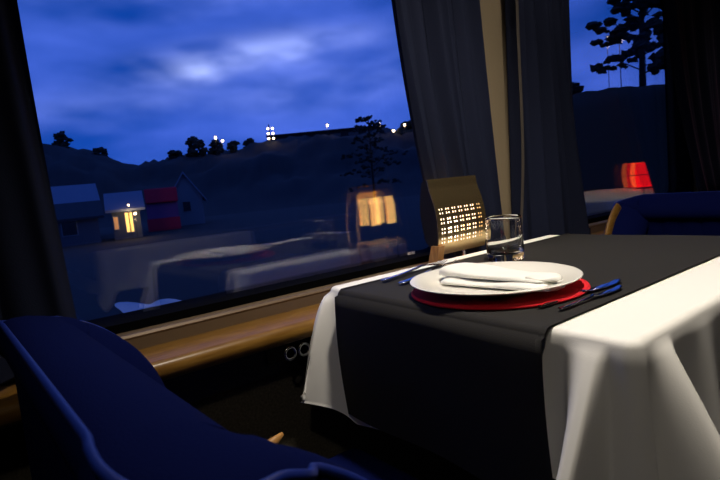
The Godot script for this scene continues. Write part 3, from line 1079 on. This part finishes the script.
func land() -> void:
	structure("ground", box_mesh(Vector3(0, GROUND - 0.5, 0), Vector3(1600, 1.0, 1600), 0.1), M.meadow)
	var nz := FastNoiseLite.new()
	nz.seed = 3
	nz.frequency = 0.05
	nz.fractal_octaves = 4
	var st := begin()
	grid(st, 320, 34, func(u, v):
		var az := lerpf(-115.0, 15.0, u)
		var r := lerpf(58.0, 330.0, pow(v, 1.3))
		var top := 0.93 + 165.0 * tan(deg_to_rad(ridge(az)))
		var h := GROUND - 0.3 + (top - GROUND) * smooth01(58.0, 165.0, r)
		if r > 165.0: h = lerpf(top, top - 6.0, smooth01(165.0, 330.0, r))
		var a := deg_to_rad(az)
		var p := Vector3(r * sin(a), h, -r * cos(a))
		p.y += (nz.get_noise_2d(p.x, p.z) * 2.2 + nz.get_noise_2d(p.x * 4.0, p.z * 4.0) * 1.1) * smooth01(60.0, 110.0, r)
		return p)
	structure("hill", done(st), M.hill_wood)
	# grassy railway bank ahead, past the second window
	st = begin()
	grid(st, 60, 16, func(u, v):
		var az := lerpf(-36.0, -8.0, u)
		var r := lerpf(17.0, 34.0, v)
		var h := lerpf(GROUND - 0.2, 3.4, smooth01(17.0, 22.5, r)) * 1.0
		h = lerpf(GROUND - 0.2, h, smooth01(0.0, 0.15, u))
		var a := deg_to_rad(az)
		var p := Vector3(r * sin(a), h, -r * cos(a))
		p.y += nz.get_noise_2d(p.x * 9.0, p.z * 9.0) * 0.25
		return p)
	structure("terrain_bank", done(st), M.bank_grass)

func tree(at: Vector3, h: float, r: float, clumps: int, label: String, lean := 0.0, group := "", wide := 1.0) -> void:
	var t := thing("tree", label, "tree", at, 0.0, group)
	rng.seed = int(absf(at.x * 131.0 + at.z * 17.0)) + clumps
	var st := begin()
	tube(st, [Vector3(0, -0.4, 0), Vector3(lean * h * 0.2, h * 0.35, 0), Vector3(lean * h * 0.6, h * 0.7, 0), Vector3(lean * h, h * 0.95, 0)], [Vector2(h, h) * 0.03, Vector2(h, h) * 0.022, Vector2(h, h) * 0.012, Vector2(h, h) * 0.003], 8, Vector3.RIGHT)
	part("trunk", done(st), M.bark, t)
	st = begin()
	var inv := begin()
	for k in clumps:
		var f := rng.randf()
		var y := lerpf(h * 0.32, h, pow(f, 0.8))
		var w := r * sqrt(maxf(0.03, 1.0 - pow(absf((y - h * 0.58) / (h * 0.44)), 2.0)))
		var a := rng.randf() * TAU
		var q := Vector3(cos(a) * w * sqrt(rng.randf()) * wide + lean * y, y, sin(a) * w * sqrt(rng.randf()) * wide)
		var s := r * rng.randf_range(0.16, 0.34)
		ball(st, q, Vector3(s * 1.25, s * 0.8, s * 1.25), 7, 5, 0.35, -1)
		if k % 3 == 0:
			tube(inv, [Vector3(lean * y * 0.8, y * 0.72, 0), q], [Vector2(h, h) * 0.008, Vector2(h, h) * 0.002], 5, Vector3.RIGHT)
	var cm := part("crown", done(st), M.leaf_dark, t)
	part("branches", done(inv), M.bark, t)

# airy tree: whorls of drooping boughs with leaf tufts, so that the sky shows between them
func airy_tree(at: Vector3, h: float, r: float, label: String) -> void:
	var t := thing("tree", label, "tree", at)
	rng.seed = 77 + int(h * 10.0)
	var st := begin()
	tube(st, [Vector3(0, -0.5, 0), Vector3(0.1, h * 0.5, 0), Vector3(0.25, h, 0)], [Vector2(0.16, 0.16), Vector2(0.10, 0.10), Vector2(0.02, 0.02)], 8, Vector3.RIGHT)
	part("trunk", done(st), M.bark, t)
	var br := begin()
	var lf := begin()
	for k in 34:
		var f := 0.16 + 0.84 * k / 34.0
		var a := k * 2.39996 + rng.randf() * 0.5
		var L := r * (1.15 - f * 0.85) * rng.randf_range(0.7, 1.15)
		var y := h * f
		var d := Vector3(cos(a), 0, sin(a))
		var p0 := Vector3(0.25 * f, y, 0)
		var rise := rng.randf_range(0.05, 0.75)
		var p1 := p0 + d * L * 0.55 + Vector3(0, rise * L * 0.7, 0)
		var p2 := p0 + d * L + Vector3(0, rise * L * 0.75 - 0.12 * L, 0)
		tube(br, [p0, p1, p2], [Vector2(0.03, 0.03), Vector2(0.018, 0.018), Vector2(0.005, 0.005)], 5, Vector3.UP)
		for j in 11:
			var g := rng.randf_range(0.3, 1.05)
			var q := p0.lerp(p1, g * 1.8) if g < 0.55 else p1.lerp(p2, (g - 0.55) / 0.45)
			q += Vector3(rng.randf_range(-1, 1), rng.randf_range(-0.9, 0.7), rng.randf_range(-1, 1)) * 0.26
			var s := rng.randf_range(0.07, 0.19)
			ball(lf, q, Vector3(s * 1.3, s * 0.8, s * 1.3), 7, 4, 0.5, -1)
	part("branches", done(br), M.bark, t)
	part("crown", done(lf), M.leaf_dark, t)

func street_lamp(at: Vector3, base: float, r: float, label: String, group := "", arms := 1) -> void:
	var t := thing("street_lamp", label, "street lamp", Vector3(at.x, base, at.z), 0.0, group)
	var h := at.y - base
	var st := begin()
	tube(st, [Vector3(0, -0.5, 0), Vector3(0, h * 0.6, 0), Vector3(0, h + r, 0)], [Vector2(r, r) * 0.22, Vector2(r, r) * 0.18, Vector2(r, r) * 0.14], 8, Vector3.RIGHT)
	part("pole", done(st), M.concrete, t)
	st = begin()
	bbox(st, Vector3(r * 0.6, h + r * 1.15, 0), Vector3(r * 2.6, r * 0.5, r * 1.6), 0.05)
	part("lamp_hood", done(st), M.concrete, t)
	st = begin()
	ball(st, Vector3(r * 0.8, h, 0), Vector3(r, r, r), 14, 10)
	part("lamp_globe", done(st), M.street_light_glow, t)
	var l := OmniLight3D.new()
	l.name = "lamp_glow"
	l.position = Vector3(r * 0.8, h - r - 0.3, 0)
	l.light_color = Color(1.0, 0.86, 0.66)
	l.light_energy = 0.6
	l.light_size = r
	l.omni_range = 60.0
	l.omni_attenuation = 2.0
	l.shadow_enabled = true
	t.add_child(l)

# a house with its long front to +x; size w along z, d along x; windows: [z, y, width, height, material]
func house(called: String, label: String, at: Vector3, turn: float, w: float, d: float, h: float, rh: float, wall: Material, roof: Material, wins: Array, gable_front := false) -> void:
	var t := thing(called, label, "building", at, turn)
	var st := begin()
	var body := PackedVector2Array([Vector2(-w / 2, 0), Vector2(w / 2, 0), Vector2(w / 2, h), Vector2(0, h + rh), Vector2(-w / 2, h)])
	if gable_front:
		prism(st, body, -d, 0.0, func(a, b, c): return Vector3(c, b, -a))
	else:
		body = PackedVector2Array([Vector2(-d, 0), Vector2(0, 0), Vector2(0, h), Vector2(-d / 2, h + rh), Vector2(-d, h)])
		prism(st, body, -w / 2, w / 2, along_z)
	part("wall", done(st), wall, t)
	st = begin()
	var o := 0.35
	for s in [-1.0, 1.0]:
		var half := (w if gable_front else d) / 2
		var k := (half + o) / half
		var sl := PackedVector2Array([Vector2(0, h + rh + 0.02), Vector2(s * half * k, h + rh - rh * k + 0.02), Vector2(s * half * k, h + rh - rh * k + 0.18), Vector2(0, h + rh + 0.2)])
		if gable_front: prism(st, sl, -d - o, o, func(a, b, c): return Vector3(c, b, -a))
		else: prism(st, sl, -w / 2 - o, w / 2 + o, func(a, b, c): return Vector3(a - d / 2, b, c))
	part("roof", done(st), roof, t)
	for q in wins:
		var f := part("window_frame", span(Vector3(-0.04, q[1] - 0.06, q[0] - q[2] / 2 - 0.06), Vector3(0.05, q[1] + q[3] + 0.06, q[0] + q[2] / 2 + 0.06), 0.01), M.render_white, t)
		part("window_pane_light" if q[4] != M.window_dark else "pane", span(Vector3(0.045, q[1], q[0] - q[2] / 2), Vector3(0.065, q[1] + q[3], q[0] + q[2] / 2), 0.005), q[4], f)
		if q[3] > 1.0 and q[4] != M.window_dark:
			part("glazing_bar", span(Vector3(0.06, q[1], q[0] - 0.03), Vector3(0.08, q[1] + q[3], q[0] + 0.03), 0.005), M.roof_dark, f)

func village() -> void:
	house("house", "long pale house with a light roof at the foot of the wooded hill", Vector3(-43.2, GROUND, -7.0), deg_to_rad(-10), 5.4, 6.0, 2.6, 1.3, M.render_grey, M.roof_pale, [[-1.9, 0.7, 0.9, 0.9, M.window_dark], [1.75, 0.75, 0.55, 0.75, M.dim_window_glow]])
	house("house", "low grey house with a dark window, in front of the long pale one", Vector3(-37.4, GROUND, -7.0), deg_to_rad(-12), 2.9, 3.5, 1.7, 0.8, M.render_grey, M.roof_dark, [[0.2, 0.7, 0.8, 0.8, M.window_dark]])
	house("house", "small house with a brightly lit yellow doorway", Vector3(-37.4, GROUND, -10.2), deg_to_rad(-15), 1.7, 3.0, 2.0, 0.9, M.render_grey, M.roof_pale, [[-0.15, 0.45, 0.42, 1.25, M.lit_window_glow], [0.65, 0.7, 0.25, 0.8, M.dim_window_glow]])
	house("house", "tall pale gabled house beside the red kiosk", Vector3(-46.0, GROUND, -17.6), deg_to_rad(-20), 2.7, 5.0, 2.4, 2.0, M.render_white, M.roof_pale, [[0.0, 1.2, 0.6, 0.8, M.window_dark]], true)
	# red and mauve kiosk
	var t := thing("kiosk", "red kiosk with a mauve middle band beside the lit doorway", "building", Vector3(-42.3, GROUND, -14.2), deg_to_rad(-18))
	part("counter", span(Vector3(-2.0, 0, -1.25), Vector3(0.0, 0.95, 1.15), 0.03), M.kiosk_red, t)
	part("front_board", span(Vector3(-1.98, 0.95, -1.2), Vector3(-0.05, 2.15, 1.1), 0.02), M.kiosk_mauve, t)
	part("awning", span(Vector3(-2.1, 2.15, -1.25), Vector3(0.35, 3.25, 1.1), 0.06), M.kiosk_red, t)
	rng.seed = 4
	for k in 5:
		var z := -0.9 + k * 0.42
		part("counter_slat", span(Vector3(-0.01, 0.12, z - 0.16), Vector3(0.03, 0.86, z + 0.16), 0.01), M.kiosk_red, t)
	# flat-roofed hall on the ridge
	var hall := thing("building", "long flat roofed hall along the top of the ridge", "building", Vector3(-139.0, 8.0, -100.0), deg_to_rad(-36.0))
	part("wall", span(Vector3(-7, 0, -18.2), Vector3(0, 9.6, 18.2), 0.1), M.concrete, hall)
	part("roof", span(Vector3(-7.5, 9.6, -18.6), Vector3(0.6, 10.1, 18.6), 0.1), M.roof_dark, hall)
	for k in 6: part("window", span(Vector3(-0.1, 7.4, -15.5 + k * 5.6), Vector3(0.1, 8.8, -12.3 + k * 5.6), 0.05), M.window_dark, hall)
	# lamps
	street_lamp(Vector3(-127.4, 15.3, -58.0), 6.0, 0.30, "far street lamp on the ridge, left of a close pair")
	street_lamp(Vector3(-126.7, 14.4, -59.4), 6.0, 0.30, "far street lamp on the ridge, lower and right of a close pair")
	var mast := thing("floodlight_mast", "floodlight mast with a block of small lamps at the hall's end", "light", Vector3(-124.5, 3.0, -71.6))
	var st := begin()
	tube(st, [Vector3(0, 0, 0), Vector3(0, 15.0, 0)], Vector2(0.15, 0.15), 8, Vector3.RIGHT)
	part("pole", done(st), M.concrete, mast)
	for k in 6:
		st = begin()
		ball(st, Vector3(0.4, 11.4 + (k / 2) * 1.25, (k % 2) * -1.4 + 0.6), Vector3(0.27, 0.27, 0.27), 12, 8)
		part("lamp", done(st), M.street_light_glow, mast)
	street_lamp(Vector3(-115.5, 16.3, -83.4), 4.0, 0.32, "single street lamp in front of the flat roofed hall")
	street_lamp(Vector3(-105.3, 15.2, -92.2), 5.0, 0.28, "street lamp past the hall, first of the group by the curtain")
	street_lamp(Vector3(-103.1, 13.1, -94.7), 5.0, 0.32, "lowest street lamp of the group by the curtain")
	street_lamp(Vector3(-97.5, 13.8, -93.4), 5.0, 0.28, "last street lamp of the group before the curtain's edge")
	street_lamp(Vector3(-36.6, 0.95, -10.2), GROUND, 0.06, "small yard lamp above the lit doorway")
	street_lamp(Vector3(-36.5, 0.36, -10.5), GROUND, 0.08, "low yard lamp between the lit doorway and the red kiosk")
	street_lamp(Vector3(-15.4, 8.0, -32.2), 2.2, 0.15, "bright street lamp seen through the airy tree")
	street_lamp(Vector3(-15.9, 7.75, -31.8), 2.2, 0.11, "paler street lamp left of the bright one behind the airy tree")
	# trees
	var ridge_trees := [[-79.2, 158, 6.0, 2.0, "dark tree on the wooded hill above the pale house"], [-76.2, 156, 4.6, 2.2, "small tree where the wooded hill slopes down"], [-69.6, 150, 4.6, 1.9, "left tree of the clump on the dip of the ridge"], [-67.5, 147, 7.0, 2.3, "tallest tree of the clump on the dip of the ridge"], [-65.6, 151, 5.4, 1.9, "right tree of the clump on the dip of the ridge"], [-63.8, 146, 4.2, 1.7, "small tree beneath the close pair of far street lamps"], [-62.2, 152, 4.4, 1.6, "round tree just before the flat roofed hall"], [-45.6, 142, 4.6, 3.4, "tree beyond the hall beside the curtain"]]
	for q in ridge_trees:
		var a := deg_to_rad(q[0])
		var base: float = 0.93 + q[1] * tan(deg_to_rad(ridge(q[0]))) - 2.2
		tree(Vector3(q[1] * sin(a), base, -q[1] * cos(a)), q[2], q[3], 42, q[4])
	airy_tree(Vector3(-10.0, 3.0, -22.6), 6.6, 2.1, "airy tree with gaps of sky, seen through the second window")
	airy_tree(Vector3(-47.0, GROUND, -39.5), 9.3, 4.2, "thin spreading tree faint against the sky beside the curtain")
	tree(Vector3(-13.6, 3.0, -22.6), 1.3, 0.9, 26, "small bush on the bank beside the curtain", 0.0, "", 1.4)
	tree(Vector3(-6.4, 3.0, -19.6), 2.0, 1.3, 40, "dark shrub at the foot of the airy tree", 0.0, "", 1.2)
	# rain puddle that mirrors the sky
	var pu := thing("puddle", "shallow puddle beside the track that mirrors the blue sky", "puddle", Vector3(-11.0, GROUND + 0.012, -3.4))
	st = begin()
	grid(st, 40, 6, func(u, v):
		var a: float = -u * TAU
		var r: float = (0.95 + 0.22 * sin(a * 3.0 + 0.6) + 0.15 * sin(a * 5.0)) * (1.0 - v * 0.999)
		return Vector3(r * 1.9 * cos(a), 0.002, r * 0.62 * sin(a)))
	part("water_surface", done(st), M.water, pu)

# ------------------------------------------------------------------
func _ready() -> void:
	rng.seed = 1
	materials()
	camera_and_light()
	car_shell()
	land()
	downlight(Vector3(-0.36, 2.215, -0.66), "round ceiling downlight above the table laid for one", 2.65, 40.0, Vector3(-0.14, -1.45, -0.16))
	downlight(Vector3(-0.30, 2.215, -1.05), "round ceiling downlight nearest the beige pillar between the windows", 0.55, 34.0, Vector3(-0.65, -1.15, -0.33))
	downlight(Vector3(0.35, 2.215, 0.45), "round ceiling downlight over the aisle behind the near chair", 0.34, 34.0, Vector3(-0.65, -1.55, -1.02))
	downlight(Vector3(1.0, 2.215, -0.95), "round ceiling downlight above the table across the aisle", 0.22, 36.0)
	downlight(Vector3(-0.45, 2.215, -2.85), "round ceiling downlight above the table of the next bay", 0.5, 36.0)
	# furniture
	table(-0.86, -0.26, -1.34, -0.567, "small table by the window under a white cloth and black runner", 0.032)
	table(0.46, 1.40, -1.31, -0.57, "wider table across the aisle under a plain white cloth")
	tablecloth("white linen cloth hanging in folds from the window table", -0.86, -0.26, -1.34, -0.567, [0.175, 0.165, 0.17, 0.05], func(e: int, s: float, L: float) -> Vector3:
		if e == 0:
			var x := L - s      # distance from the aisle corner
			var f := 0.006 + 0.080 * smooth01(0.028, 0.042, x) * (1.0 - smooth01(0.050, 0.088, x)) + 0.008 * smooth01(0.03, 0.0, x) - 0.004 * bump(x, 0.10, 0.02)
			f += 0.085 * bump(s, 0.004, 0.028)
			return Vector3(f, 0.010 * bump(x, 0.05, 0.03) + 0.030 * bump(s, 0.0, 0.03), lerpf(lerpf(0.025, 0.088, smooth01(0.0, 0.075, s)), -0.008, s / L))
		if e == 1:
			return Vector3(0.008 * smooth01(0.03, 0.0, s) + 0.084 * smooth01(0.018, 0.056, s) * (1.0 - smooth01(0.062, 0.086, s)) + 0.004 + 0.016 * bump(s, 0.17, 0.03) + 0.02 * bump(s, 0.33, 0.04) + 0.02 * bump(s, 0.52, 0.04), 0.0, 0.0)
		if e == 3: return Vector3(0.004 * smooth01(0.12, 0.2, L - s) + 0.075 * smooth01(0.030, 0.0, L - s), 0, 0)
		return Vector3(0.012 + 0.008 * sin(s * 40.0), 0, 0), 0.032)
	tablecloth("plain white cloth on the table across the aisle", 0.46, 1.40, -1.31, -0.57, [0.20, 0.06, 0.20, 0.18], func(e: int, s: float, L: float) -> Vector3:
		return Vector3(0.012 + 0.010 * sin(s * 30.0 + e), 0, 0))
	runner("black cloth runner laid along the window table, hanging over its near end", -0.804, -0.362, -1.34, -0.567, 0.235, 0.15, 0.024)
	runner("black cloth runner on the table across the aisle", 0.56, 1.32, -1.31, -0.57, 0.13, 0.13)
	table(-0.86, -0.26, -3.45, -2.45, "small table of the next bay under a white cloth")
	tablecloth("white cloth on the table of the next bay, with a red lamp on it", -0.86, -0.26, -3.45, -2.45, [0.15, 0.15, 0.15, 0.04], func(e: int, s: float, L: float) -> Vector3:
		return Vector3(0.012 + 0.010 * sin(s * 30.0 + e), 0, 0))
	place_setting()
	table_lamp(Vector3(-0.901, 0.680, -1.014), "perforated bronze table lamp glowing on the ledge by the window")
	tub_chair(Vector3(-0.552, 0, -0.335), 0.0, "dark blue tub chair at the near end of the table", false)
	tub_chair(Vector3(-0.565, 0, -1.535), PI, "dark blue tub chair with wooden wing trim at the far end of the table", true)
	# window dressing
	curtain("dark navy curtain at the near end of the large window", [0.30, -0.150], [0.26, -0.175], 0.690, 1.80, -0.945, 5.0, 0.016, 0.4)
	curtain("navy curtain drawn back at the far end of the large window", [-0.905, -1.198], [-1.035, -1.240], 0.712, 1.80, -0.948, 8.0, 0.019, 1.1, 0, -0.030)
	curtain("navy curtain hanging between the beige pillar and the second window", [-1.325, -1.605], [-1.275, -1.700], 0.690, 1.80, -0.940, 6.0, 0.024, 2.3, -1)
	curtain("nearly black curtain at the far end of the second window", [-2.36, -2.95], [-2.68, -3.05], 0.690, 1.80, -0.945, 7.0, 0.018, 0.2)
	curtain("drawn dark curtain over the first window across the aisle", [-1.30, 0.36], [-1.30, 0.36], 0.690, 1.80, 1.585, 16.0, 0.016, 0.9)
	curtain("drawn dark curtain over the second window across the aisle", [-2.86, -1.34], [-2.86, -1.34], 0.690, 1.80, 1.585, 14.0, 0.016, 1.9)
	bracket()
	red_lamp()
	village()
